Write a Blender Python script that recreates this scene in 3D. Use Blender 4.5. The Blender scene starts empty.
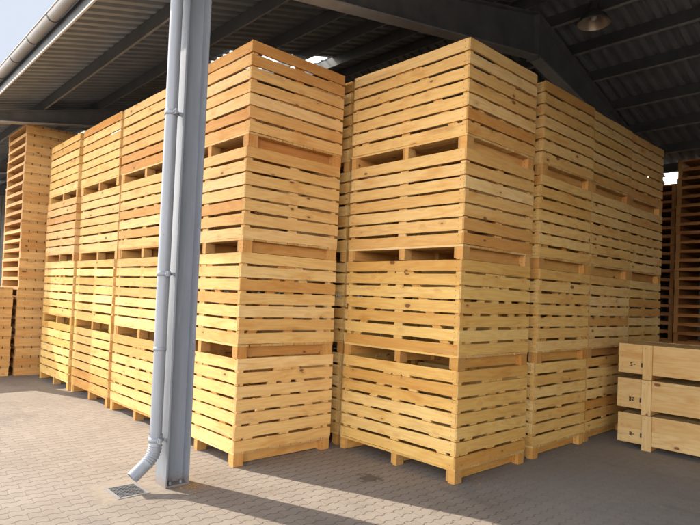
import bpy, math, random
from mathutils import Vector, Matrix
R = random.Random(7)
S = bpy.context.scene
COL = S.collection

# ------------------------------------------------------------------ helpers
def link(o):
    COL.objects.link(o); return o

class MB:
    """collects quads with board UVs and per-board attributes; builds ONE mesh"""
    def __init__(s): s.v=[]; s.f=[]; s.uv=[]; s.rnd=[]; s.ln=[]; s.smooth=[]
    def quad(s, pts, uvs=None, rnd=0.0, ln=1.0, smooth=False):
        b=len(s.v); s.v+= [tuple(p) for p in pts]; s.f.append(tuple(range(b,b+len(pts))))
        s.uv += uvs if uvs else [(p[0],p[1]) for p in pts]
        s.rnd.append(rnd); s.ln.append(ln); s.smooth.append(smooth)
    def face(s, idx, uvs, rnd=0.0, ln=1.0, smooth=False):
        s.f.append(tuple(idx)); s.uv+=uvs; s.rnd.append(rnd); s.ln.append(ln); s.smooth.append(smooth)
    def box(s, x0,x1,y0,y1,z0,z1, grain='x', rnd=None):
        """axis aligned board, grain along the given axis"""
        c={'x':((1,0,0),(0,1,0),(0,0,1)),'y':((0,1,0),(0,0,1),(1,0,0)),'z':((0,0,1),(1,0,0),(0,1,0))}[grain]
        d={'x':(x1-x0,y1-y0,z1-z0),'y':(y1-y0,z1-z0,x1-x0),'z':(z1-z0,x1-x0,y1-y0)}[grain]
        s.board(Vector((x0,y0,z0)),Vector(c[0]),Vector(c[1]),Vector(c[2]),*d,rnd=rnd,n=1,jit=0,warp=0)
    def board(s, o, a, u, t, L, Wd, T, rnd=None, n=4, jit=0.0015, warp=0.001, skew=0.0):
        """o corner, a along grain, u across, t thickness direction"""
        if rnd is None: rnd=R.random()
        b=len(s.v); uo=R.random()*3
        lo=[R.uniform(-jit,jit) for _ in range(n+1)]; hi=[R.uniform(-jit,jit) for _ in range(n+1)]
        wp=[R.uniform(-warp,warp) for _ in range(n+1)]
        for i in range(n+1):
            k=i/n; p=o+a*(L*k)+t*wp[i]+u*(skew*(k-.5))
            s.v += [tuple(p+u*lo[i]), tuple(p+u*(Wd+hi[i])), tuple(p+u*(Wd+hi[i])+t*T), tuple(p+u*lo[i]+t*T)]
        flip = a.cross(u).dot(t) < 0
        dims=[(0,Wd),(Wd,Wd+T),(Wd+T,2*Wd+T),(2*Wd+T,2*Wd+2*T)]
        for i in range(n):
            x0=L*i/n; x1=L*(i+1)/n
            for j in range(4):
                j2=(j+1)%4; q=[b+4*i+j, b+4*i+j2, b+4*(i+1)+j2, b+4*(i+1)+j]
                w=[(x0,dims[j][0]),(x0,dims[j][1]),(x1,dims[j][1]),(x1,dims[j][0])]
                if flip: q.reverse(); w.reverse()
                s.face(q,w,rnd,L)
        e=[b+3,b+2,b+1,b]; w=[(.5,T),(.5,Wd*1.0+T),(.5,Wd),(.5,0)]
        w=[(-5.0,0.0),(-5.0,Wd),(-5.0+T,Wd),(-5.0+T,0.0)]
        if flip: e.reverse()
        s.face(e,w,rnd,L)
        m=b+4*n; e=[m,m+1,m+2,m+3]
        if flip: e.reverse()
        s.face(e,w,rnd,L)
    def tube(s, pts, r, n=16, cap=True, smooth=True):
        """pipe along a polyline; r number or list"""
        rs=r if isinstance(r,(list,tuple)) else [r]*len(pts)
        pts=[Vector(p) for p in pts]; b=len(s.v); ref=None
        for i,p in enumerate(pts):
            d=(pts[min(i+1,len(pts)-1)]-pts[max(i-1,0)]).normalized()
            if ref is None:
                ref=d.cross(Vector((0,0,1)));
                if ref.length<1e-3: ref=Vector((1,0,0))
            ref=(ref-d*ref.dot(d)).normalized(); q=d.cross(ref)
            for k in range(n):
                th=2*math.pi*k/n
                s.v.append(tuple(p+(ref*math.cos(th)+q*math.sin(th))*rs[i]))
        for i in range(len(pts)-1):
            for k in range(n):
                k2=(k+1)%n
                s.face([b+i*n+k,b+i*n+k2,b+(i+1)*n+k2,b+(i+1)*n+k],[(k/n,i),(k2/n,i),(k2/n,i+1),(k/n,i+1)],smooth=smooth)
        if cap:
            s.face([b+k for k in range(n)][::-1],[(0,0)]*n); m=b+(len(pts)-1)*n
            s.face([m+k for k in range(n)],[(0,0)]*n)
    def lathe(s, prof, c, n=32):
        b=len(s.v)
        for r,z in prof:
            for k in range(n):
                th=2*math.pi*k/n; s.v.append((c[0]+r*math.cos(th),c[1]+r*math.sin(th),c[2]+z))
        for i in range(len(prof)-1):
            for k in range(n):
                k2=(k+1)%n
                s.face([b+i*n+k,b+i*n+k2,b+(i+1)*n+k2,b+(i+1)*n+k],[(0,0)]*4,smooth=True)
    def hexa(s, p):
        """p: 8 points, bottom ring 0-3 (ccw from above) and top ring 4-7"""
        for q in ((3,2,1,0),(4,5,6,7),(0,1,5,4),(1,2,6,5),(2,3,7,6),(3,0,4,7)):
            s.quad([p[i] for i in q])
    def mesh(s, name):
        me=bpy.data.meshes.new(name); me.from_pydata(s.v,[],s.f)
        uv=me.uv_layers.new(name='UVMap'); flat=[c for p in s.uv for c in p]
        uv.data.foreach_set('uv',flat)
        for nm,vals in (('rnd',s.rnd),('len',s.ln)):
            at=me.attributes.new(nm,'FLOAT','FACE'); at.data.foreach_set('value',vals)
        me.polygons.foreach_set('use_smooth',s.smooth)
        me.update(); return me

def ob(name, mesh, mat=None, parent=None, rotz=0.0):
    if isinstance(mesh,MB): mesh=mesh.mesh(name)
    if mat and not mesh.materials: mesh.materials.append(mat)
    o=link(bpy.data.objects.new(name,mesh))
    if parent: o.parent=parent
    o.rotation_euler=(0,0,rotz); return o
def tag(o,label,cat,group=None,kind=None):
    o['label']=label; o['category']=cat
    if group: o['group']=group
    if kind: o['kind']=kind
    return o
def thing(name,label,cat,loc=(0,0,0),rotz=0,group=None):
    o=link(bpy.data.objects.new(name,None)); o.location=loc; o.rotation_euler=(0,0,rotz)
    o.empty_display_size=.1
    return tag(o,label,cat,group)

# ------------------------------------------------------------------ node helper
class NT:
    def __init__(s,name):
        s.m=bpy.data.materials.new(name); s.m.use_nodes=True; s.t=s.m.node_tree
        s.b=s.t.nodes['Principled BSDF']; s.out=s.t.nodes['Material Output']
    def n(s,ty,**kw):
        x=s.t.nodes.new(ty)
        for k,v in kw.items(): setattr(x,k,v)
        return x
    def l(s,a,b): s.t.links.new(a,b)
    def put(s,sock,v):
        if hasattr(v,'is_output') or isinstance(v,bpy.types.NodeSocket): s.l(v,sock)
        else: sock.default_value=v
    def math(s,op,a,b=0.0,c=None,clamp=False):
        x=s.n('ShaderNodeMath',operation=op,use_clamp=clamp); s.put(x.inputs[0],a); s.put(x.inputs[1],b)
        if c is not None: s.put(x.inputs[2],c)
        return x.outputs[0]
    def comb(s,x,y,z):
        c=s.n('ShaderNodeCombineXYZ'); s.put(c.inputs[0],x); s.put(c.inputs[1],y); s.put(c.inputs[2],z); return c.outputs[0]
    def noise(s,vec,scale=1.0,detail=3.0,rough=.5,dist=0.0):
        x=s.n('ShaderNodeTexNoise'); s.l(vec,x.inputs['Vector']); x.inputs['Scale'].default_value=scale
        x.inputs['Detail'].default_value=detail; x.inputs['Roughness'].default_value=rough
        x.inputs['Distortion'].default_value=dist; return x.outputs['Fac']
    def ramp(s,f,stops,interp='LINEAR'):
        x=s.n('ShaderNodeValToRGB'); cr=x.color_ramp; cr.interpolation=interp
        while len(cr.elements)<len(stops): cr.elements.new(.5)
        for e,(p,c) in zip(cr.elements,stops):
            e.position=p; e.color=(c,c,c,1) if isinstance(c,(int,float)) else (*c,1)
        s.put(x.inputs[0],f); return x.outputs[0]
    def mix(s,f,a,b,mode='MIX'):
        x=s.n('ShaderNodeMix',data_type='RGBA',blend_type=mode); s.put(x.inputs[0],f)
        for i,v in ((6,a),(7,b)):
            if isinstance(v,tuple): x.inputs[i].default_value=(*v,1)
            else: s.l(v,x.inputs[i])
        return x.outputs[2]
    def step(s,v,a,b):
        x=s.n('ShaderNodeMapRange',interpolation_type='SMOOTHSTEP'); s.put(x.inputs[0],v)
        x.inputs[1].default_value=a; x.inputs[2].default_value=b; return x.outputs[0]
    def bump(s,h,strength=.3,dist=.01):
        x=s.n('ShaderNodeBump'); s.l(h,x.inputs['Height']); x.inputs['Strength'].default_value=strength
        x.inputs['Distance'].default_value=dist; s.l(x.outputs[0],s.b.inputs['Normal'])

def wood(name, stops, grainc=.58, knots=True, rough=.72, sat=1.0):
    N=NT(name)
    uv=N.n('ShaderNodeUVMap').outputs[0]; sx=N.n('ShaderNodeSeparateXYZ'); N.l(uv,sx.inputs[0])
    u,v=sx.outputs[0],sx.outputs[1]
    rn=N.n('ShaderNodeAttribute',attribute_name='rnd').outputs['Fac']
    ln=N.n('ShaderNodeAttribute',attribute_name='len').outputs['Fac']
    oi=N.n('ShaderNodeObjectInfo').outputs['Random']
    seed=N.math('ADD',N.math('MULTIPLY',rn,91.7),N.math('MULTIPLY',oi,57.3))
    wn=N.n('ShaderNodeTexWhiteNoise',noise_dimensions='1D'); N.l(seed,wn.inputs['W']); h=wn.outputs['Value']
    wn2=N.n('ShaderNodeTexWhiteNoise',noise_dimensions='1D'); N.l(N.math('ADD',seed,13.1),wn2.inputs['W']); h2=wn2.outputs['Value']
    base=N.ramp(h,stops)
    # knots bend the grain round themselves
    vo=N.n('ShaderNodeTexVoronoi',feature='F1',voronoi_dimensions='3D'); vo.inputs['Scale'].default_value=1.0
    N.l(N.comb(N.math('MULTIPLY',u,4.4),N.math('MULTIPLY',v,9.0),N.math('MULTIPLY',seed,3.0)),vo.inputs['Vector'])
    vc=N.n('ShaderNodeSeparateXYZ'); N.l(vo.outputs['Color'],vc.inputs[0])
    kd=vo.outputs['Distance']
    fineK=N.noise(N.comb(N.math('MULTIPLY',u,40.0),N.math('MULTIPLY',v,90.0),seed),1.0,2.0,.6)
    size=N.math('MULTIPLY',N.math('POWER',vc.outputs[0],4.0),.16)
    kn=N.math('SUBTRACT',1.0,N.step(N.math('ADD',N.math('SUBTRACT',kd,size),N.math('MULTIPLY',N.math('SUBTRACT',fineK,.5),.10)),-.015,.06))
    kn=N.math('MULTIPLY',kn,N.step(vc.outputs[0],.48,.62))
    halo=N.math('SUBTRACT',1.0,N.step(kd,.05,.42))
    halo=N.math('MULTIPLY',halo,N.step(vc.outputs[0],.48,.62))
    cath=N.noise(N.comb(N.math('MULTIPLY',u,.9),N.math('MULTIPLY',v,9.0),seed),1.0,2.0,.5)
    rings=N.math('SINE',N.math('ADD',N.math('MULTIPLY',cath,46.0),N.math('MULTIPLY',halo,7.0)))
    rings=N.math('MULTIPLY_ADD',rings,.5,.5)
    fine=N.noise(N.comb(N.math('MULTIPLY',u,5.0),N.math('MULTIPLY',v,260.0),seed),1.0,3.0,.65)
    blot=N.noise(N.comb(N.math('MULTIPLY',u,2.2),N.math('MULTIPLY',v,7.0),N.math('ADD',seed,7.0)),1.0,3.0,.6)
    g=N.math('ADD',N.math('MULTIPLY',rings,.45),N.math('MULTIPLY',fine,.75))
    dark=N.mix(1.0,base,(.74,.55,.36),'MULTIPLY')
    c=N.mix(N.math('MULTIPLY',g,grainc,clamp=True),base,dark)
    c=N.mix(N.step(blot,.5,.78),c,N.mix(1.0,c,(.86,.72,.55),'MULTIPLY'))
    oc=N.n('ShaderNodeObjectInfo').outputs['Color']; c=N.mix(1.0,c,oc,'MULTIPLY')
    st=N.noise(N.comb(N.math('MULTIPLY',u,1.3),N.math('MULTIPLY',v,16.0),N.math('ADD',seed,19.0)),1.0,5.0,.68)
    c=N.mix(N.math('MULTIPLY',N.step(st,.56,.72),.42),c,(.30,.19,.095))
    sp=N.noise(N.comb(N.math('MULTIPLY',u,1.6),N.math('MULTIPLY',v,120.0),N.math('ADD',seed,43.0)),1.0,1.0,.4)
    c=N.mix(N.math('MULTIPLY',N.step(sp,.80,.84),.7),c,(.12,.06,.025))
    c=N.mix(N.math('MULTIPLY',halo,.35),c,(.42,.19,.055))
    if knots: c=N.mix(N.math('MULTIPLY',kn,.9),c,(.13,.05,.018))
    # nail heads near the board ends, scuffs and small dark dents
    ue=N.math('MINIMUM',u,N.math('SUBTRACT',ln,u))
    nv=N.math('ABSOLUTE',N.math('SUBTRACT',N.math('ABSOLUTE',N.math('SUBTRACT',v,.056)),.027))
    nd=N.math('SQRT',N.math('ADD',N.math('POWER',N.math('SUBTRACT',ue,.042),2.0),N.math('POWER',nv,2.0)))
    nail=N.math('SUBTRACT',1.0,N.step(nd,.0035,.0065))
    c=N.mix(N.math('MULTIPLY',nail,.75),c,(.09,.06,.045))
    scuff=N.noise(N.comb(N.math('MULTIPLY',u,14.0),N.math('MULTIPLY',v,30.0),N.math('ADD',seed,31.0)),1.0,4.0,.7)
    c=N.mix(N.math('MULTIPLY',N.step(scuff,.66,.76),.35),c,(.20,.11,.05))
    # end grain
    endg=N.step(u,-3.9,-4.1)
    er=N.math('MULTIPLY_ADD',N.math('SINE',N.math('MULTIPLY',N.noise(N.comb(N.math('MULTIPLY',u,22.0),N.math('MULTIPLY',v,22.0),seed),1.0,1.0),60.0)),.5,.5)
    c=N.mix(endg,c,N.mix(N.math('MULTIPLY_ADD',er,.4,.35),base,(.30,.15,.05)))
    N.l(c,N.b.inputs['Base Color'])
    N.b.inputs['Roughness'].default_value=rough; N.b.inputs['Specular IOR Level'].default_value=.25
    N.bump(N.math('ADD',N.math('MULTIPLY',fine,.8),N.math('MULTIPLY',rings,.25)),.25,.003)
    return N.m

PINE=wood('pine_boards',[(0,(.58,.32,.095)),(.12,(.68,.435,.155)),(.45,(.74,.51,.20)),(.75,(.78,.57,.265)),(.88,(.70,.455,.165)),(1,(.55,.28,.075))])
SKID=wood('pine_skid_wood',[(0,(.54,.28,.08)),(.4,(.66,.40,.135)),(.75,(.62,.345,.105)),(1,(.50,.24,.065))])
DARKP=wood('dark_red_pallet_wood',[(0,(.32,.135,.04)),(.5,(.42,.20,.065)),(1,(.28,.11,.032))],grainc=.6)  # darker, redder tone of the pallet wood, for the back piles
PALLET=wood('pallet_wood',[(0,(.56,.30,.10)),(.4,(.68,.43,.175)),(.75,(.63,.37,.14)),(1,(.50,.25,.075))],grainc=.6)
PLANK=wood('planed_whitewood',[(0,(.56,.395,.185)),(.5,(.62,.45,.22)),(1,(.55,.37,.16))],grainc=.5)

def painted(name, col, rough=.5, metal=0.0, var=.12, scale=3.0, streak=False, spec=.5):
    N=NT(name); tc=N.n('ShaderNodeTexCoord').outputs['Object']
    vec=tc
    if streak:
        mp=N.n('ShaderNodeMapping'); N.l(tc,mp.inputs[0]); mp.inputs['Scale'].default_value=(6,6,.6); vec=mp.outputs[0]
    f=N.noise(vec,scale,5.0,.6); f2=N.noise(tc,38.0,3.0,.6)
    d=tuple(c*(1-var*2.2) for c in col); b=tuple(min(1,c*(1+var)) for c in col)
    c=N.ramp(f,[(.25,d),(.75,b)])
    c=N.mix(N.math('MULTIPLY',N.step(f2,.62,.75),.25),c,tuple(x*.6 for x in col))
    if streak:
        pz=N.n('ShaderNodeSeparateXYZ'); N.l(tc,pz.inputs[0])
        low=N.math('SUBTRACT',1.0,N.step(N.math('ADD',pz.outputs[2],N.math('MULTIPLY',N.math('SUBTRACT',f2,.5),.25)),.015,.10))
        c=N.mix(N.math('MULTIPLY',low,.55),c,(.20,.12,.07))
        mp2=N.n('ShaderNodeMapping'); N.l(tc,mp2.inputs[0]); mp2.inputs['Scale'].default_value=(30,30,1.6)
        c=N.mix(N.math('MULTIPLY',N.step(N.noise(mp2.outputs[0],1.0,4.0,.65),.56,.72),.22),c,tuple(x*1.6 for x in col))
        c=N.mix(N.math('MULTIPLY',N.step(N.noise(tc,9.0,6.0,.75),.64,.70),.35),c,(.11,.10,.095))
    N.l(c,N.b.inputs['Base Color']); N.b.inputs['Metallic'].default_value=metal
    N.b.inputs['Specular IOR Level'].default_value=spec
    N.l(N.math('MULTIPLY_ADD',f,.25,rough-.12),N.b.inputs['Roughness']); N.bump(f2,.06,.004)
    return N.m
STEEL=painted('blue_grey_steel_paint',(.225,.243,.275),.42,var=.08,streak=True)
RAFT=painted('dark_grey_steel_paint',(.225,.235,.25),.45,var=.15)
DECK_SHADE=painted('shade_toned_sheet_steel',(.265,.28,.295),.55,var=.12)  # same sheet as the front; back slope's shade is put into the colour
RAFT_LIT=painted('bounce_lit_rafter_flange',(.46,.46,.46),.45,var=.12)  # rafter underside lightened: ground bounce is put into this grey
PURL=painted('dark_purlin_paint',(.095,.10,.105),.5,var=.15)
PURL_LIT=painted('bounce_lit_purlin_flange',(.36,.35,.34),.45,var=.15)  # purlin bottom flange painted lighter for light bounced off the floor
DECK=painted('grey_sheet_steel',(.29,.315,.345),.5,var=.1)
PIPE=painted('grey_zinc_pipe',(.255,.27,.30),.42,metal=.0,var=.08,streak=True)
GUTM=painted('weathered_zinc_gutter',(.30,.285,.275),.5,metal=.1,var=.12)
FASC=painted('dark_fascia',(.045,.05,.055),.5)
TRIM=painted('pale_trim',(.62,.60,.57),.5)
GALV=painted('galvanised_iron',(.25,.25,.25),.5,metal=.1,var=.15)
GRATE=painted('weathered_grate_steel',(.13,.135,.14),.55,metal=0,var=.2)
IRON=painted('dark_cast_iron',(.05,.052,.056),.55,metal=.3,var=.2)
CLAD=painted('grey_cladding',(.36,.36,.34),.55,var=.1)
INKM=painted('stencil_ink',(.035,.028,.024),.8)
LAMPO=painted('lamp_enamel',(.10,.10,.10),.4)
LAMPI=painted('lamp_reflector',(.62,.50,.38),.35,metal=.6)
def glassy(name,col,trans):
    N=NT(name); t=N.n('ShaderNodeBsdfTranslucent'); t.inputs[0].default_value=(*col,1)
    d=N.n('ShaderNodeBsdfTransparent'); d.inputs[0].default_value=(*col,1)
    m=N.n('ShaderNodeMixShader'); m.inputs[0].default_value=trans; N.l(t.outputs[0],m.inputs[1]); N.l(d.outputs[0],m.inputs[2])
    N.l(m.outputs[0],N.out.inputs['Surface']); return N.m
ROOFL=glassy('clear_rooflight_sheet',(.92,.93,.90),.55)
N=NT('frosted_bulb'); N.b.inputs['Base Color'].default_value=(.7,.68,.62,1); N.b.inputs['Roughness'].default_value=.25; BULB=N.m

# ------------------------------------------------------------------ camera
cam=bpy.data.cameras.new('camera'); co=link(bpy.data.objects.new('camera',cam))
cam.sensor_width=36; cam.lens=572.735/700*36; cam.shift_x=-.00075; cam.shift_y=20.407/700
cam.clip_start=.05; cam.clip_end=2000
fw=Vector((-.73218591,.68070284,.02339719)); rt=Vector((.68101907,.73111654,.04100776)); up=Vector((-.01080803,-.04595924,.99888485))
M=Matrix(((rt.x,up.x,-fw.x,4.77535),(rt.y,up.y,-fw.y,-3.00246),(rt.z,up.z,-fw.z,1.6928),(0,0,0,1)))
co.matrix_world=M; S.camera=co

# ------------------------------------------------------------------ light
TE=.82; sd=Vector((.934,.357,-TE)).normalized()
sl=bpy.data.lights.new('sun','SUN'); sl.energy=2.6; sl.angle=math.radians(.53); sl.color=(1,.90,.77)
so=link(bpy.data.objects.new('sun',sl)); so.rotation_euler=sd.to_track_quat('-Z','Y').to_euler(); so.location=(-20,-8,20)
GAPDIR=tuple(Vector((-.90,.205,.39)).normalized())
W=bpy.data.worlds.new('World'); S.world=W; W.use_nodes=True; t=W.node_tree
bg=t.nodes['Background']; sk=t.nodes.new('ShaderNodeTexSky'); sk.sky_type='NISHITA'; sk.sun_disc=False
sk.sun_elevation=math.atan(TE); sk.sun_rotation=math.atan2(-.934,-.357); sk.air_density=1.0; sk.dust_density=1.6
tc=t.nodes.new('ShaderNodeTexCoord'); mp=t.nodes.new('ShaderNodeMapping'); mp.inputs['Scale'].default_value=(1,1,2.6)
nz=t.nodes.new('ShaderNodeTexNoise'); nz.inputs['Scale'].default_value=2.3; nz.inputs['Detail'].default_value=7; nz.inputs['Roughness'].default_value=.55
rp=t.nodes.new('ShaderNodeValToRGB'); rp.color_ramp.elements[0].position=.36; rp.color_ramp.elements[1].position=.62
mx=t.nodes.new('ShaderNodeMix'); mx.data_type='RGBA'; 
sz=t.nodes.new('ShaderNodeSeparateXYZ'); t.links.new(tc.outputs['Generated'],sz.inputs[0])
hz=t.nodes.new('ShaderNodeMapRange'); hz.interpolation_type='SMOOTHSTEP'; t.links.new(sz.outputs[2],hz.inputs[0])
hz.inputs[1].default_value=.56; hz.inputs[2].default_value=.10      # bright cloud banks low in the sky, thinner overhead
cc=t.nodes.new('ShaderNodeMix'); cc.data_type='RGBA'; cc.inputs[6].default_value=(2.3,2.45,2.8,1); cc.inputs[7].default_value=(17.5,16.9,15.9,1)
t.links.new(hz.outputs[0],cc.inputs[0]); t.links.new(cc.outputs[2],mx.inputs[7])
cv=t.nodes.new('ShaderNodeMath'); cv.operation='MAXIMUM'
t.links.new(tc.outputs['Generated'],mp.inputs[0]); t.links.new(mp.outputs[0],nz.inputs['Vector']); t.links.new(nz.outputs['Fac'],rp.inputs[0])
t.links.new(rp.outputs[0],cv.inputs[0]); t.links.new(hz.outputs[0],cv.inputs[1]); t.links.new(cv.outputs[0],mx.inputs[0]); t.links.new(sk.outputs[0],mx.inputs[6]); # a thin blue-white break in the clouds above the left eave
gd=t.nodes.new('ShaderNodeVectorMath'); gd.operation='DOT_PRODUCT'; gd.inputs[1].default_value=GAPDIR
t.links.new(tc.outputs['Generated'],gd.inputs[0])
n2=t.nodes.new('ShaderNodeTexNoise'); n2.inputs['Scale'].default_value=7.0; n2.inputs['Detail'].default_value=6; t.links.new(mp.outputs[0],n2.inputs['Vector'])
ga=t.nodes.new('ShaderNodeMath'); ga.operation='MULTIPLY_ADD'; ga.inputs[1].default_value=.06; t.links.new(n2.outputs['Fac'],ga.inputs[0]); t.links.new(gd.outputs['Value'],ga.inputs[2])
gm=t.nodes.new('ShaderNodeMapRange'); gm.interpolation_type='SMOOTHSTEP'; t.links.new(ga.outputs[0],gm.inputs[0]); gm.inputs[1].default_value=.985; gm.inputs[2].default_value=1.018
gx_=t.nodes.new('ShaderNodeMix'); gx_.data_type='RGBA'; gx_.inputs[7].default_value=(1.75,1.9,2.2,1)
t.links.new(gm.outputs[0],gx_.inputs[0]); t.links.new(mx.outputs[2],gx_.inputs[6]); t.links.new(gx_.outputs[2],bg.inputs[0])
bg.inputs[1].default_value=.15
S.view_settings.view_transform='Standard'; S.view_settings.look='None'; S.view_settings.exposure=1.5; S.view_settings.gamma=1
S.view_settings.use_curve_mapping=False
S.cycles.max_bounces=8; S.cycles.diffuse_bounces=5; S.cycles.use_denoising=True

# ------------------------------------------------------------------ ground
N=NT('concrete_block_paving')
geo=N.n('ShaderNodeNewGeometry').outputs['Position']; sx=N.n('ShaderNodeSeparateXYZ'); N.l(geo,sx.inputs[0]); gx,gy=sx.outputs[0],sx.outputs[1]
PL=.212; PW=.106
rowf0=N.math('DIVIDE',gx,PW)
# zig-zag long sides: trapezoid wave along Y
ty=N.math('FRACT',N.math('DIVIDE',N.math('ADD',gy,50.0),PL/2))
tri=N.math('SUBTRACT',N.math('ABSOLUTE',N.math('SUBTRACT',ty,.5)),.25)
trap=N.math('MAXIMUM',N.math('MINIMUM',N.math('MULTIPLY',tri,6.5),.5),-.5)
jn=N.noise(geo,1.7,2.0)
xx=N.math('ADD',N.math('ADD',gx,N.math('MULTIPLY',trap,.019)),N.math('MULTIPLY',N.math('SUBTRACT',jn,.5),.03))
rf=N.math('DIVIDE',xx,PW); row=N.math('FLOOR',rf); fx=N.math('FRACT',rf)
odd=N.math('MODULO',N.math('ABSOLUTE',row),2.0)
cy=N.math('ADD',N.math('DIVIDE',N.math('ADD',gy,N.math('MULTIPLY',N.math('SUBTRACT',fx,.5),.012)),PL),N.math('MULTIPLY',odd,.5))
cell=N.math('FLOOR',cy); fy=N.math('FRACT',cy)
dx=N.math('MULTIPLY',N.math('MINIMUM',fx,N.math('SUBTRACT',1.0,fx)),PW); dy=N.math('MULTIPLY',N.math('MINIMUM',fy,N.math('SUBTRACT',1.0,fy)),PL)
wv=N.noise(geo,34.0,2.0)
jx=N.math('SUBTRACT',1.0,N.step(dx,.0018,.0068)); jy=N.math('MULTIPLY',N.math('SUBTRACT',1.0,N.step(dy,.0010,.0045)),.5)
joint=N.math('MAXIMUM',jx,jy)
joint=N.math('MULTIPLY',joint,N.math('MULTIPLY_ADD',wv,.9,.45),clamp=True)
# joints swept full of dust deeper inside the shed
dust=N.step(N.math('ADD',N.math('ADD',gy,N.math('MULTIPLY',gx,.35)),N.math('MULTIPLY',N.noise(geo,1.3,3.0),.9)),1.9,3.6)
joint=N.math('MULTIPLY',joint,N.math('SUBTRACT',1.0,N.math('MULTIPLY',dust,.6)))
wn=N.n('ShaderNodeTexWhiteNoise',noise_dimensions='2D'); N.l(N.comb(row,cell,0.0),wn.inputs['Vector'])
big=N.noise(geo,.55,4.0,.6); med=N.noise(geo,5.0,4.0,.65); gr=N.noise(geo,130.0,3.0,.7)
c=N.ramp(wn.outputs['Value'],[(0,(.314,.272,.226)),(.5,(.328,.287,.239)),(1,(.346,.303,.253))])
c=N.mix(N.step(big,.35,.7),c,N.mix(1.0,c,(.84,.82,.80),'MULTIPLY'))
c=N.mix(N.math('MULTIPLY',N.step(med,.45,.75),.5),c,(.34,.295,.245))
gr2=N.noise(geo,48.0,4.0,.75)
c=N.mix(N.math('MULTIPLY',gr,.7),c,N.mix(1.0,c,(.60,.60,.60),'MULTIPLY'))
c=N.mix(N.math('MULTIPLY',N.step(gr2,.55,.72),.4),c,N.mix(1.0,c,(.62,.58,.55),'MULTIPLY'))
# sandy mortar apron round the gully and the foot of the column
wob=N.math('MULTIPLY',N.math('SUBTRACT',N.noise(geo,9.0,3.0),.5),.13)
def boxmask(x0,x1,y0,y1):
    ax=N.math('SUBTRACT',N.math('ABSOLUTE',N.math('SUBTRACT',gx,(x0+x1)/2)),(x1-x0)/2)
    ay=N.math('SUBTRACT',N.math('ABSOLUTE',N.math('SUBTRACT',gy,(y0+y1)/2)),(y1-y0)/2)
    return N.math('SUBTRACT',1.0,N.step(N.math('ADD',N.math('MAXIMUM',ax,ay),wob),-.008,.012))
ap=N.math('MAXIMUM',boxmask(-.25,.235,-1.30,-.89),N.math('MULTIPLY',boxmask(-.08,.34,-.92,-.43),.75))
c=N.mix(joint,c,(.115,.088,.068))
c=N.mix(N.math('MULTIPLY',ap,.5),c,N.ramp(N.noise(geo,22.0,4.0),[(.2,(.27,.225,.17)),(.8,(.36,.305,.235))]))
def spot(x,y,r):
    d=N.math('SQRT',N.math('ADD',N.math('POWER',N.math('SUBTRACT',gx,x),2.0),N.math('POWER',N.math('SUBTRACT',gy,y),2.0)))
    return N.math('SUBTRACT',1.0,N.step(N.math('ADD',d,N.math('MULTIPLY',N.math('SUBTRACT',N.noise(geo,16.0,3.0),.5),r*2.2)),r*.45,r))
c=N.mix(N.math('MULTIPLY',spot(.99,.868,.15),.7),c,(.085,.062,.045))
c=N.mix(N.math('MULTIPLY',spot(2.78,3.75,.34),.4),c,(.40,.36,.31))
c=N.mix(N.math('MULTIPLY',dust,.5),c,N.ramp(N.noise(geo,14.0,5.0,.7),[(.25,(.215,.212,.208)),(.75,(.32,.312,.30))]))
sm=N.noise(N.comb(N.math('MULTIPLY',gx,.8),N.math('MULTIPLY',gy,2.6),0.0),1.0,5.0,.65)
c=N.mix(N.math('MULTIPLY',N.step(sm,.52,.72),.38),c,(.14,.13,.12))
c=N.mix(N.math('MULTIPLY',N.step(N.noise(geo,3.1,6.0,.72),.58,.74),.35),c,(.42,.37,.31))
N.l(c,N.b.inputs['Base Color']); N.b.inputs['Roughness'].default_value=.88; N.b.inputs['Specular IOR Level'].default_value=.25
hgt=N.math('ADD',N.math('MULTIPLY',N.math('SUBTRACT',1.0,N.math('MULTIPLY',joint,N.math('SUBTRACT',1.0,ap))),1.0),N.math('ADD',N.math('MULTIPLY',gr,.22),N.math('MULTIPLY',wn.outputs['Value'],.25)))
N.bump(hgt,.55,.006)
PAVE=N.m
b=MB(); DX0,DX1,DY0,DY1=-.118,.200,-1.172,-.905
xs=[-600,DX0,DX1,600]; ys=[-600,DY0,DY1,600]
for i in range(3):
    for j in range(3):
        if (i,j)!=(1,1): b.quad([(xs[i],ys[j],0),(xs[i+1],ys[j],0),(xs[i+1],ys[j+1],0),(xs[i],ys[j+1],0)])
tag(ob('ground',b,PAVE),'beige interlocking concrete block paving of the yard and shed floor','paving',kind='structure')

# ------------------------------------------------------------------ gully
dg=thing('drain_grate','small galvanised mesh drain grate set in the paving under the downpipe outlet','drain',((DX0+DX1)/2,(DY0+DY1)/2,0))
hx,hy=(DX1-DX0)/2,(DY1-DY0)/2
b=MB()
for x0,x1,y0,y1 in((-hx+.001,hx-.001,-hy+.001,-hy+.026),(-hx+.001,hx-.001,hy-.026,hy-.001),(-hx+.001,-hx+.026,-hy+.026,hy-.026),(hx-.026,hx-.001,-hy+.026,hy-.026)): b.box(x0,x1,y0,y1,-.03,.005)
ob('frame',b,GALV,dg)
b=MB(); n=9
gx0,gx1,gy0,gy1=-hx+.028,hx-.028,-hy+.028,hy-.028
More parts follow.
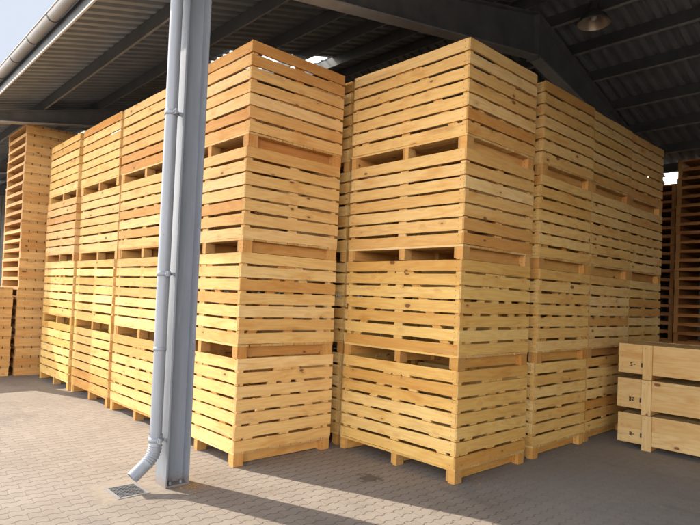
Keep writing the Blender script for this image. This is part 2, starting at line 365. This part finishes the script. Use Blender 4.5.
# diagonal lattice
import itertools
def clipseg(c,sgn):
    pts=[]
    for x in (gx0,gx1):
        y=sgn*x+c
        if gy0<=y<=gy1: pts.append((x,y))
    for y in (gy0,gy1):
        x=(y-c)/sgn
        if gx0<x<gx1: pts.append((x,y))
    return pts[:2] if len(pts)>=2 else None
for sgn in (1,-1):
    for k in range(-14,15):
        sg=clipseg(k*.042,sgn)
        if sg:
            (xa,ya),(xb,yb)=sg; d=Vector((xb-xa,yb-ya,0)); L=d.length
            if L<.01: continue
            d/=L; u=Vector((-d.y,d.x,0)); b.board(Vector((xa,ya,-.012+(.003 if sgn>0 else 0)))-u*.0042,d,u,Vector((0,0,1)),L,.0084,.012,n=1,jit=0,warp=0)
ob('grate',b,GRATE,dg)
b=MB(); z=-.25
for q in ([(-hx,-hy,z),(hx,-hy,z),(hx,hy,z),(-hx,hy,z)],[(-hx,-hy,0),(hx,-hy,0),(hx,-hy,z),(-hx,-hy,z)],[(hx,-hy,0),(hx,hy,0),(hx,hy,z),(hx,-hy,z)],[(hx,hy,0),(-hx,hy,0),(-hx,hy,z),(hx,hy,z)],[(-hx,hy,0),(-hx,-hy,0),(-hx,-hy,z),(-hx,hy,z)]): b.quad(q)
ob('gully_pot',b,IRON,dg)

# ------------------------------------------------------------------ slatted crates
L,Wc,H=1.587,1.224,1.04
SL=.1085; GAP=(1.04-.1415-7*SL)/6
def long_panel():
    b=MB(); z=.1415
    for k in range(7):
        w=SL+R.uniform(-.005,.004); 
        b.board(Vector((-L/2+.0235,-Wc/2+R.uniform(0,.003),z+R.uniform(-.002,.002))),Vector((1,0,0)),Vector((0,0,1)),Vector((0,1,0)),L-.047,w,.021,n=8,jit=.0030,warp=.0022,skew=R.uniform(-.008,.008) if 0<k<6 else 0)
        z+=SL+GAP
    return b.mesh('side_panel')
def short_panel():
    b=MB(); z=.1415
    for k in range(7):
        w=SL+R.uniform(-.005,.004)
        b.board(Vector((-Wc/2+R.uniform(0,.003),L/2-.022-R.uniform(0,.003),z+R.uniform(-.002,.002))),Vector((1,0,0)),Vector((0,0,1)),Vector((0,1,0)),Wc-.003,w,.021,n=7,jit=.0030,warp=.0022,skew=R.uniform(-.008,.008) if 0<k<6 else 0)
        z+=SL+GAP
    # built facing +Y at distance L/2, turned onto the ends with rotz
    return b.mesh('end_panel')
def brace(width, off, diag):
    """inner battens behind the slats: centre batten plus optional diagonals (panel facing -Y at y=-off)"""
    b=MB(); y0=-off+.0255
    b.box(-.055,.055,y0,y0+.022,.145,1.03,'z')
    if diag:
        for s in (1,-1):
            p0=Vector((s*(width/2-.13),y0,.17)); p1=Vector((s*.07,y0,1.0)); d=p1-p0; LL=d.length; d.normalize()
            u=Vector((-d.z,0,d.x)); b.board(p0-u*.045,d,u,Vector((0,1,0)),LL,.09,.022,n=2)
    else:
        pass
    return b.mesh('brace')
def corner_post(s1,s2):
    b=MB(); x=s1*(L/2-.0255-.03); y=s2*(Wc/2-.0255-.03)
    b.box(x-.03,x+.03,y-.03,y+.03,.1415,1.033,'z'); return b.mesh('corner_post')
def base_deck():
    b=MB(); y=-Wc/2+.004; n=9; w=(Wc-.008-(n-1)*.012)/n
    for k in range(n):
        b.board(Vector((-L/2+.003+R.uniform(0,.006),y,.1185)),Vector((1,0,0)),Vector((0,1,0)),Vector((0,0,1)),L-.012,w,.0215,n=2,jit=.001,warp=0); y+=w+.012
    return b.mesh('base_deck')
def skid(xc,side):
    b=MB()
    if side: xb0,xb1=(L/2-.083,L/2-.010); xr0,xr1=(L/2-.113,L/2-.0845)
    else: xb0,xb1=(.012,.062); xr0,xr1=(-.018,.0105)
    if side<0: xb0,xb1,xr0,xr1=-xb1,-xb0,-xr1,-xr0
    b.box(xr0,xr1,-Wc/2+.012,Wc/2-.012,.010,.117,'y')
    for y0 in ((-Wc/2+.006,Wc/2-.116) if side else (-Wc/2+.006,-.055,Wc/2-.116)):
        b.box(xb0,xb1,y0,y0+.11,.0005,.117,'x' if R.random()<.5 else 'z')
    return b.mesh('skid')
LP=[long_panel() for _ in range(12)]; SP=[short_panel() for _ in range(12)]
BRL=[brace(L,Wc/2,False),brace(L,Wc/2,True)]; BRS=[brace(Wc,L/2,False),brace(Wc,L/2,True)]
CPm=[corner_post(a,c_) for a in(1,-1) for c_ in(1,-1)]; BD=[base_deck() for _ in range(3)]
SK=[[skid(0,s_) for s_ in(-1,0,1)] for _ in range(2)]
for me in LP+SP+BD+CPm: me.materials.append(PINE)
for me in BRL+BRS: me.materials.append(PINE)
for q in SK:
    for me in q: me.materials.append(SKID)
def crate(x,y,z,rz,label,group,diag):
    t=thing('slatted_crate',label,'crate',(x,y,z),rz,group)
    for ry in (0,math.pi):
        p=ob('side_panel',R.choice(LP),None,t,ry)
        ob('brace',BRL[diag],None,p)
        p=ob('end_panel',R.choice(SP),None,t,ry-math.pi/2)
        q=ob('brace',BRS[1 if diag else 0],None,p,math.pi)
    for me in CPm: ob('corner_post',me,None,t)
    ob('base_deck',R.choice(BD),None,t)
    for me in R.choice(SK): ob('skid',me,None,t)
    k_=R.uniform(.90,1.04); tone=(k_*R.uniform(.98,1.02),k_*R.uniform(.955,1.01),k_*R.uniform(.88,1.06),1)
    for ch in t.children_recursive: ch.color=tone
    return t
LEV=['bottom of','second lowest of','second from top of','top of']
stacks=[ # X of right end, Y of front, per-level tweaks, label, group
 (0.0,0.0,'the stack just right of the steel column','crates in the sunlit front row'),
 (-1.683,.03,'the stack partly hidden by the downpipe','crates in the sunlit front row'),
 (-3.336,.03,'the second stack right of the pallet pile','crates in the sunlit front row'),
 (-4.992,.0,'the stack touching the tall pallet pile','crates in the sunlit front row'),
 (1.604,1.357,'the shaded centre stack standing nearest the viewer','crates in the shaded rows'),
 (-.05,1.40,'the stack glimpsed in the narrow dark gap','crates in the shaded rows'),
 (1.592,2.772,'the shaded stack right behind the centre stack','crates in the shaded rows'),
 (1.575,4.056,'the middle one of three dim right stacks','crates in the shaded rows'),
 (1.555,5.332,'the farthest dim stack at right','crates in the shaded rows')]
for si,(xr,yf,lab,grp) in enumerate(stacks):
    sun=si<4
    for k in range(4):
        jx,jy,jr=R.uniform(-.011,.011),R.uniform(-.011,.011),R.uniform(-.006,.006)
        if si in(0,4) and k in(0,3): jx*=.3; jy*=.3
        if si==6: jx+=(-.012,.0,-.006,.014)[k]
        diag=1 if (si==4 and k!=2) or (si!=4 and R.random()<.6) else 0
        crate(xr-L/2+jx, yf+Wc/2+jy, k*H+.0005*k, jr,
              ('pale slatted crate, ' if sun else 'slatted crate, ')+LEV[k]+' '+lab, grp, diag)

for x_,y_ in((-1.70,1.40),(-3.35,1.40),(-5.0,1.40),(-.06,2.80),(-.07,4.06),(-.08,5.31)):  # stacks added out of sight so light does not show through slat gaps
    for k in range(4):
        crate(x_-L/2,y_+Wc/2,k*H+.0005*k,R.uniform(-.004,.004),'slatted crate in a stack hidden behind the visible stacks, seen only through gaps','crates hidden behind the front stacks',0)
# ------------------------------------------------------------------ flat pallets
PX,PY,PH=1.36,1.22,.178
def pal_deck():
    b=MB(); n=9; w=(PY-(n-1)*.014)/n; y=-PY/2
    for k in range(n):
        b.board(Vector((-PX/2+R.uniform(0,.006),y,PH-.040)),Vector((1,0,0)),Vector((0,1,0)),Vector((0,0,1)),PX-.008,w,.038,n=2,jit=.001,warp=.001); y+=w+.014
    return b.mesh('deck')
def pal_runner(s):
    b=MB(); x=s*(PX/2-.0445)
    for k in range(2):   # bearer of two stacked pieces, notched at the joint
        pass
    b.box(x-.04,x+.04,-PY/2+.004,PY/2-.004,.0,PH-.0415,'y'); return b.mesh('runner')
def pal_bottom():
    b=MB()
    for y0 in(-PY/2+.006,-.05,PY/2-.106): b.box(-PX/2+.088,PX/2-.088,y0,y0+.1,.001,.019,'x')
    return b.mesh('bottom_board')
PD=[pal_deck() for _ in range(5)]; PR=[[pal_runner(s_) for s_ in(-1,1)] for _ in range(4)]; PB=[pal_bottom() for _ in range(2)]
for me in PD+PB: me.materials.append(PALLET)
for q in PR:
    for me in q: me.materials.append(PALLET)
ORD=['','second','third','fourth','fifth','sixth','seventh','eighth','ninth','tenth','eleventh','twelfth','thirteenth','fourteenth','fifteenth','sixteenth','seventeenth','eighteenth','nineteenth','twentieth','twenty-first','twenty-second','twenty-third','twenty-fourth','twenty-fifth','twenty-sixth','twenty-seventh','twenty-eighth']
def recolour(meshes):
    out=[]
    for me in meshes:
        m2=me.copy(); m2.materials.clear(); m2.materials.append(DARKP); out.append(m2)
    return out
DARK_SET=(recolour(PD),[recolour(q) for q in PR],recolour(PB))
def pallets(xr,yf,n,where,grp,jit=.008,st=None):
    PD_,PR_,PB_=st or (PD,PR,PB)
    for k in range(n):
        m=n-1-k
        lab=('topmost pallet of ' if m==0 else 'lowest pallet of ' if k==0 else ORD[m]+' pallet from top of ')+where
        t=thing('wooden_pallet',lab,'pallet',(xr-PX/2+R.uniform(-jit,jit),yf+PY/2+R.uniform(-jit,jit),k*PH),R.uniform(-.006,.006),grp)
        if R.random()<.5: t.rotation_euler.z+=math.pi
        ob('deck',R.choice(PD_),None,t)
        for me in R.choice(PR_): ob('runner',me,None,t)
        ob('bottom_board',R.choice(PB_),None,t)
pallets(-7.0,-.32,26,'the tall pile left of the sunlit crates','pallets in the left piles')
pallets(-7.02,-.32-PY-.07,9,'the low pile before the tall left pile','pallets in the left piles')
pallets(-8.42,.06,25,'the far left pile behind the tall one','pallets in the left piles')
pallets(.87+PX,9.3,26,'the dim right-edge pile behind the long boxes','pallets at the back of the shed',st=DARK_SET)
pallets(.73,9.72,24,'the dark pile left of the right-edge pile','pallets at the back of the shed',st=DARK_SET)

# ------------------------------------------------------------------ long boxes
def glyph(b,ch,x,z,s,y):
    segs={'1':['b','c'],'0':'abcdef','2':'abged','5':'afgcd','8':'abcdefg','-':'g','I':['f','e','b','c','m']}[ch]
    w=.55*s; th=.22*s
    pos={'a':(0,s-th,w,s),'d':(0,0,w,th),'g':(0,s/2-th/2,w,s/2+th/2),'b':(w-th,s/2,w,s),'c':(w-th,0,w,s/2),'f':(0,s/2,th,s),'e':(0,0,th,s/2),'m':(th,0,w-th,s)}
    for q in segs:
        x0,z0,x1,z1=pos[q]; b.quad([(x+x0,y,z+z0),(x+x1,y,z+z0),(x+x1,y,z+z1),(x+x0,y,z+z1)])
BXL,BXD,BXH,BXP=3.6,.86,.355,.42
BX0,BY0=1.86,4.29
boxlab=['long pale plank box lying on the floor, lowest of three','long pale plank box in the middle of the three stacked','long pale plank box on top of three, its lid in view']
for k in range(3):
    t=thing('plank_box',boxlab[k],'wooden box',(BX0+R.uniform(-.015,.01),BY0+R.uniform(-.012,.012),k*BXP),0,'long plank boxes stacked at the right')
    zb=BXP-BXH-.003
    b=MB()
    hs=[.17,.183] if k!=1 else [.14,.213]
    z=zb
    for h_ in hs:
        b.board(Vector((0,0,z)),Vector((1,0,0)),Vector((0,0,1)),Vector((0,1,0)),BXL,h_-.001,.024,n=5,jit=.0008,warp=.0006); z+=h_
    ob('front_panel',b,PLANK,t)
    b=MB(); z=zb
    for h_ in hs:
        b.board(Vector((0,BXD-.024,z)),Vector((1,0,0)),Vector((0,0,1)),Vector((0,1,0)),BXL,h_-.001,.024,n=5,jit=.0008,warp=.0006); z+=h_
    ob('back_panel',b,PLANK,t)
    for xe in(.004,BXL-.026):
        b=MB(); b.box(xe,xe+.022,.0255,BXD-.0255,zb,zb+.33,'y'); ob('end_panel',b,PLANK,t)
    b=MB(); y=.026
    for q in range(5):
        w=(BXD-.052)/5; b.board(Vector((0.03,y,zb+.328)),Vector((1,0,0)),Vector((0,1,0)),Vector((0,0,1)),BXL-.06,w-.003,.02,n=3,jit=.001); y+=w
    ob('lid',b,PLANK,t)
    for q in (.29,1.75,3.2):
        b=MB(); b.box(q,q+.105,-.026,-.0015,.002,BXP-.004,'z'); ob('batten',b,PLANK,t)
        b=MB(); b.box(q,q+.105,BXD+.0015,BXD+.026,.002,BXP-.004,'z'); ob('batten',b,PLANK,t)
    for q in (.29,1.75,3.2):
        b=MB(); b.box(q+.01,q+.095,.0,BXD,.002,zb-.002,'y'); ob('bearer',b,SKID,t)
    b=MB(); s_=.046; zz=zb+.085
    x=.14
    for ch in ('5-','82','8-')[2-k]:
        b=MB(); glyph(b,ch,x,zz,s_,-.0022); x+=.034; ob('stamp_mark',b,INKM,t)
    b=MB(); glyph(b,'I',.262,zz-.005,s_*1.15,-.0022); ob('stamp_mark',b,INKM,t)

# ------------------------------------------------------------------ shed
shed=thing('open_shed','large open-fronted steel shed with grey ribbed roof sheets, dark rafters and grey column','building',(0,0,0))
XL,XR=-20.9,14.0
RY,RZ=5.1,6.27; S1=.265; S2=.285
def top(y): return RZ+S1*(y-RY) if y<=RY else RZ-S2*(y-RY)
def bot(y): return 4.66+.18*y if y<=RY else (4.66+.18*RY)-.19*(y-RY)
EY0,EY1=-1.03,10.85
PU=.19
# rafters
def rafter(x):
    b=MB(); bf=MB(); hw=.1
    for (ya,yb) in ((-.76 if x>=XC else -1.0,RY-.012),(RY+.012,10.75)):
        # web
        b.hexa([(x-.006,ya,bot(ya)),(x+.006,ya,bot(ya)),(x+.006,yb,bot(yb)),(x-.006,yb,bot(yb)),
                (x-.006,ya,top(ya)-.002),(x+.006,ya,top(ya)-.002),(x+.006,yb,top(yb)-.002),(x-.006,yb,top(yb)-.002)])
        for f0,t0,q in((bot,.016,bf),(lambda y:top(y)-.018,.016,b)):
            q.hexa([(x-hw,ya,f0(ya)-.001),(x+hw,ya,f0(ya)-.001),(x+hw,yb,f0(yb)-.001),(x-hw,yb,f0(yb)-.001),
                    (x-hw,ya,f0(ya)+t0),(x+hw,ya,f0(ya)+t0),(x+hw,yb,f0(yb)+t0),(x-hw,yb,f0(yb)+t0)])
    for s_ in(-1,1):
        y=RY+s_*.011; b.hexa([(x-hw,y-.0095,bot(RY)-.04),(x+hw,y-.0095,bot(RY)-.04),(x+hw,y+.0095,bot(RY)-.04),(x-hw,y+.0095,bot(RY)-.04),
             (x-hw,y-.0095,RZ-.03),(x+hw,y-.0095,RZ-.03),(x+hw,y+.0095,RZ-.03),(x-hw,y+.0095,RZ-.03)])
    o=ob('rafter',b,RAFT,shed); ob('flange',bf,RAFT_LIT,o); return o
XC=.077
RXS=(-20.8,-13.95,-6.95,XC,7.1,13.9)
for x in RXS: rafter(x)
# columns (I section): front flange, web, back flange, base plate
def column(x,y0,y1,z1,mat):
    b=MB(); zb=.0
    for ya,yb in((y0,y0+.015),(y1-.015,y1)): b.box(x-.1,x+.1,ya,yb,zb,z1,'z')
    b.box(x-.005,x+.005,y0+.0155,y1-.0155,zb,z1,'z')
    o=ob('column',b,mat,shed); return o
for x in RXS:
    oy=0 if x>=XC else -.27
    c_=column(x,-.768+oy,-.553+oy,bot(-.65+oy)-.02,STEEL); column(x,10.5,10.72,bot(10.6)-.03,RAFT)
    if x==XC:
        c_['label']='blue-grey steel column with the downpipe clipped to it'
    b=MB(); b.box(x-.099,x+.099,-.752+oy,-.569+oy,.001,.016); ob('base_plate',b,STEEL,c_)
    for sx_ in(-1,1):
        for yy in(-.71,-.61):
            b=MB(); b.tube([(x+sx_*.06,yy+oy,.016),(x+sx_*.06,yy+oy,.040)],.013,6,smooth=False); ob('bolt',b,GALV,c_)
# purlins: C sections along X
py=[-.08,.93,2.0,2.92,3.82,4.70]; pyb=[5.5,6.25,7.03,7.99,8.88,9.8,10.6]
for y in py+pyb:
    b=MB(); s_=1 if y<RY else -1; z=top(y); 
    # web faces the eave side, flanges lean with the roof
    sl_=S1 if y<RY else -S2; zb_=z+.004; zt=z+PU-.008
    yw=y-.03; d=.05
    for x0,x1 in((XL,XR),):
        b.hexa([(x0,yw,zb_-sl_*.03),(x1,yw,zb_-sl_*.03),(x1,yw+.004,zb_-sl_*.03),(x0,yw+.004,zb_-sl_*.03),(x0,yw,zt-sl_*.03),(x1,yw,zt-sl_*.03),(x1,yw+.004,zt-sl_*.03),(x0,yw+.004,zt-sl_*.03)])
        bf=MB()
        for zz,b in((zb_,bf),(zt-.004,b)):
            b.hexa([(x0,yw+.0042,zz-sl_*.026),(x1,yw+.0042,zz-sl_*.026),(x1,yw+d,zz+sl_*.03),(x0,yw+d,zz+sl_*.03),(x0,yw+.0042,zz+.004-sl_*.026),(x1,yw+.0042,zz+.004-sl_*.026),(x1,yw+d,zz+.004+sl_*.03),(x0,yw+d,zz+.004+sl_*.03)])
    pu=ob('purlin',b,PURL,shed); ob('flange',bf,PURL_LIT,pu)
# ribbed sheets
PITCH=.2; PROF=[(0,0),(.085,0),(.105,.075),(.18,.075)]
def sheet(name,x0,x1,ya,yb,mat,holes=()):
    b=MB(); pts=[]; n=int(math.floor((x1-x0)/PITCH+1e-6))
    for k in range(n+1):
        for dx_,dz in PROF:
            x=x0+k*PITCH+dx_
            if x<=x1+1e-6: pts.append((x,dz))
    ysn=[ya]+sorted({yy for h in holes for yy in h[2:4]})+[yb]
    for j in range(len(ysn)-1):
        y0,y1=ysn[j],ysn[j+1]
        for i in range(len(pts)-1):
            (xa,za),(xb,zb_)=pts[i],pts[i+1]; xm=(xa+xb)/2; ym=(y0+y1)/2
            if any(h[0]<xm<h[1] and h[2]<ym<h[3] for h in holes): continue
            q=[(xa,y0,top(y0)+PU+za),(xb,y0,top(y0)+PU+zb_),(xb,y1,top(y1)+PU+zb_),(xa,y1,top(y1)+PU+za)]
            b.quad(q)
    return ob(name,b,mat,shed)
holes=[(-4.25,-3.25,1.72,3.78),(-11.3,-10.3,1.72,3.78)]
holes=[(XL+round((h[0]-XL)/PITCH)*PITCH,XL+round((h[1]-XL)/PITCH)*PITCH,h[2],h[3]) for h in holes]
sheet('roof_sheet',XL,XR,EY0+.01,RY-.001,DECK,holes)
sheet('roof_sheet',XL,XR,RY+.001,EY1,DECK_SHADE)
for h in holes: sheet('rooflight',h[0],h[1],h[2],h[3],ROOFL)
# ridge cap
b=MB()
for s_ in(-1,1):
    y1=RY+s_*.25; b.quad([(XL,RY,RZ+PU+.05),(XR,RY,RZ+PU+.05),(XR,y1,top(y1)+PU+.045),(XL,y1,top(y1)+PU+.045)][::(1 if s_<0 else -1)])
ob('ridge_cap',b,DECK,shed)
# fascia, trim, gutter
ze=top(EY0)
b=MB(); b.box(XL,XR,EY0-.03,EY0,ze-.01,ze+PU+.06); ob('fascia',b,FASC,shed)
b=MB(); b.box(XL,XR,EY0-.034,EY0-.014,ze-.034,ze-.0115); ob('eave_trim',b,TRIM,shed)
GY,GZ,GR=EY0-.108,ze+.165,.072
b=MB(); n=12; 
prof=[(GR*math.cos(math.pi+math.pi*k/n),GR*math.sin(math.pi+math.pi*k/n)) for k in range(n+1)]
prof_in=[((GR-.004)*math.cos(math.pi+math.pi*k/n),(GR-.004)*math.sin(math.pi+math.pi*k/n)) for k in range(n+1)]
for pr,fl in((prof,1),(prof_in,-1)):
    for k in range(n):
        (a0,c0),(a1,c1)=pr[k],pr[k+1]
        q=[(XL,GY+a0,GZ+c0),(XL,GY+a1,GZ+c1),(XR,GY+a1,GZ+c1),(XR,GY+a0,GZ+c0)]
        b.quad(q[::fl],smooth=True)
b.tube([(XL,GY-GR-.002,GZ+.002),(XR,GY-GR-.002,GZ+.002)],.009,8)
gut=ob('gutter',b,GUTM,shed)
x=-19.9
while x<XR:
    b=MB(); r2=GR+.003
    for k in range(n):
        a0,a1=math.pi+math.pi*k/n,math.pi+math.pi*(k+1)/n
        P=lambda a,r,xx:(xx,GY+r*math.cos(a),GZ+r*math.sin(a))
        b.quad([P(a0,r2,x),P(a1,r2,x),P(a1,r2,x+.03),P(a0,r2,x+.03)])
        b.quad([P(a0,r2,x),P(a0,r2-.003,x),P(a1,r2-.003,x),P(a1,r2,x)]); b.quad([P(a0,r2,x+.03),P(a1,r2,x+.03),P(a1,r2-.003,x+.03),P(a0,r2-.003,x+.03)])
    ob('gutter_bracket',b,IRON,gut); x+=.87
# downpipe
PXc,PYc=.112,-.846
b=MB()
b.tube([(PXc,GY,GZ-GR+.01),(PXc,GY,4.62),(PXc,PYc-.06,4.5),(PXc,PYc,4.42),(PXc,PYc,4.3),(PXc,PYc,1.2)],[.052]*6,28,cap=False)
b.tube([(PXc,PYc,1.215),(PXc,PYc,.33)],.0500,28,cap=False)
dp=ob('downpipe',b,PIPE,shed); dp['label']='round grey downpipe with a bent outlet over the drain'
b=MB(); b.tube([(PXc,PYc,1.20),(PXc,PYc,1.165)],.0540,28); ob('pipe_joint',b,PIPE,dp)
b=MB(); pts=[]; rs=[]
for k in range(33):   # ribbed bend
    a=math.radians(50)*k/32; rad=.20
    pts.append((PXc,PYc-rad*(1-math.cos(a)),.375-rad*math.sin(a))); rs.append((.0510,.0555,.0600,.0555)[k%4])
d=Vector((0,-math.sin(math.radians(50)),-math.cos(math.radians(50)))); e0=Vector(pts[-1])
pts+= [tuple(e0+d*.02),tuple(e0+d*.15)]; rs+=[.053,.0535]
b.tube([(PXc,PYc,.46),(PXc,PYc,.40)]+pts,[.0565,.0565]+rs,28,cap=False)
b.tube(([tuple(e0+d*.15),tuple(e0+d*.02)]+pts[:33][::-1]+[(PXc,PYc,.40)]),.0485,28,cap=False)
b.tube([tuple(e0+d*.14),tuple(e0+d*.152)],[.0550,.0550],28,cap=False)
ob('outlet_bend',b,PIPE,dp)
for z in(3.2,1.82,.415):
    b=MB(); b.tube([(PXc,PYc,z-.022),(PXc,PYc,z+.022)],.0575,28)
    b.box(PXc+.05,PXc+.10,PYc-.008,PYc+.008,z-.022,z+.022)
    b.box(PXc+.02,PXc+.05,PYc+.05,-.7695,z-.012,z+.012,'y')
    b.tube([(PXc+.08,PYc-.018,z),(PXc+.08,PYc+.022,z)],.011,8,smooth=False)
    ob('pipe_clip',b,PIPE,dp)
# end walls and back wall of ribbed cladding, with the opening at the back
def clad_x(x,y0,y1):
    b=MB(); y=y0; prof=[(0,0),(.12,0),(.14,.03),(.22,.03),(.24,0)]
    while y<y1-.01:
        for k in range(4):
            ya,yb=y+prof[k][0],y+prof[k+1][0]; xa,xb=x+prof[k][1],x+prof[k+1][1]
            yb=min(yb,y1); ya=min(ya,y1)
            b.quad([(xa,ya,0),(xb,yb,0),(xb,yb,top(yb)+PU-.01),(xa,ya,top(ya)+PU-.01)])
        y+=.24
    ob('gable_wall',b,CLAD,shed)
def clad_y(y,x0,x1,zt=None):
    b=MB(); x=x0; prof=[(0,0),(.12,0),(.14,.03),(.22,.03),(.24,0)]
    while x<x1-.01:
        for k in range(4):
            xa,xb=x+prof[k][0],x+prof[k+1][0]; ya,yb=y+prof[k][1],y+prof[k+1][1]
            b.quad([(xa,ya,0),(xb,yb,0),(xb,yb,zt or top(y)+PU-.01),(xa,ya,zt or top(y)+PU-.01)])
        x+=.24
    ob('unseen_wall',b,CLAD,shed)
clad_x(-20.95,-.5,10.8); clad_x(14.02,-.5,10.8)
clad_y(10.96,-20.9,-1.5); clad_y(10.96,2.58,14.0); clad_y(10.96,-1.5,2.58,4.45)  # back wall, unseen; closed below the high slot to stop light leaking in
clad_y(-.62,8.6,14.0)  # unseen front wall, added to dim the right side of the shed

# ------------------------------------------------------------------ pendant lamp
lx,ly,lz=1.08,5.0,5.755
lt=thing('pendant_lamp','unlit round industrial pendant lamp hanging under the dark roof ridge','lamp',(lx,ly,lz))
b=MB(); b.lathe([(.228,0),(.233,.01),(.222,.03),(.16,.12),(.09,.175),(.068,.195),(.062,.31),(.03,.33),(.012,.36)],(0,0,0)); ob('lamp_shade',b,LAMPO,lt)
b=MB(); b.lathe([(.227,.001),(.215,.03),(.152,.115),(.08,.167),(.0,.172)],(0,0,0)); ob('reflector',b,LAMPI,lt)
b=MB(); b.lathe([(0,.045),(.032,.055),(.045,.08),(.036,.12),(.022,.165)],(0,0,0),16); ob('bulb',b,BULB,lt)
b=MB(); b.tube([(0,0,.355),(0,0,top(ly)+PU-lz)],.008,8); ob('hanging_rod',b,LAMPO,lt)

# ------------------------------------------------------------------ wood chips at the column foot
b=MB()
for q_ in range(460):
    if q_>=190:
        k_=R.randrange(4)
        if k_==0: x,y=R.uniform(-5,.0),-abs(R.gauss(0,.05))-.01
        elif k_==1: x,y=.01+abs(R.gauss(0,.06)),R.uniform(0,1.2)
        elif k_==2: x,y=R.uniform(.0,1.6),1.35-abs(R.gauss(0,.06))
        else: x,y=1.62+abs(R.gauss(0,.08)),R.uniform(1.4,6.0)
    elif R.random()<.6: x,y=XC+.12+abs(R.gauss(0,.09)),-.56+R.gauss(0,.07)
    else: x,y=R.uniform(-.05,.9),R.uniform(-.72,-.02)
    if x<XC+.105 and -.78<y<-.54: continue
    a=R.random()*6.28; l_=R.uniform(.005,.018); w=R.uniform(.002,.005); d=Vector((math.cos(a),math.sin(a),R.uniform(0,.15))).normalized(); u=Vector((-d.y,d.x,0)).normalized()
    b.board(Vector((x,y,.002)),d,u,d.cross(u),l_,w,.0015,n=1,jit=0,warp=0)
tag(ob('wood_chips',b,SKID),'scattered brown wood chips round the column foot and along the crate bases','wood chips',kind='stuff')
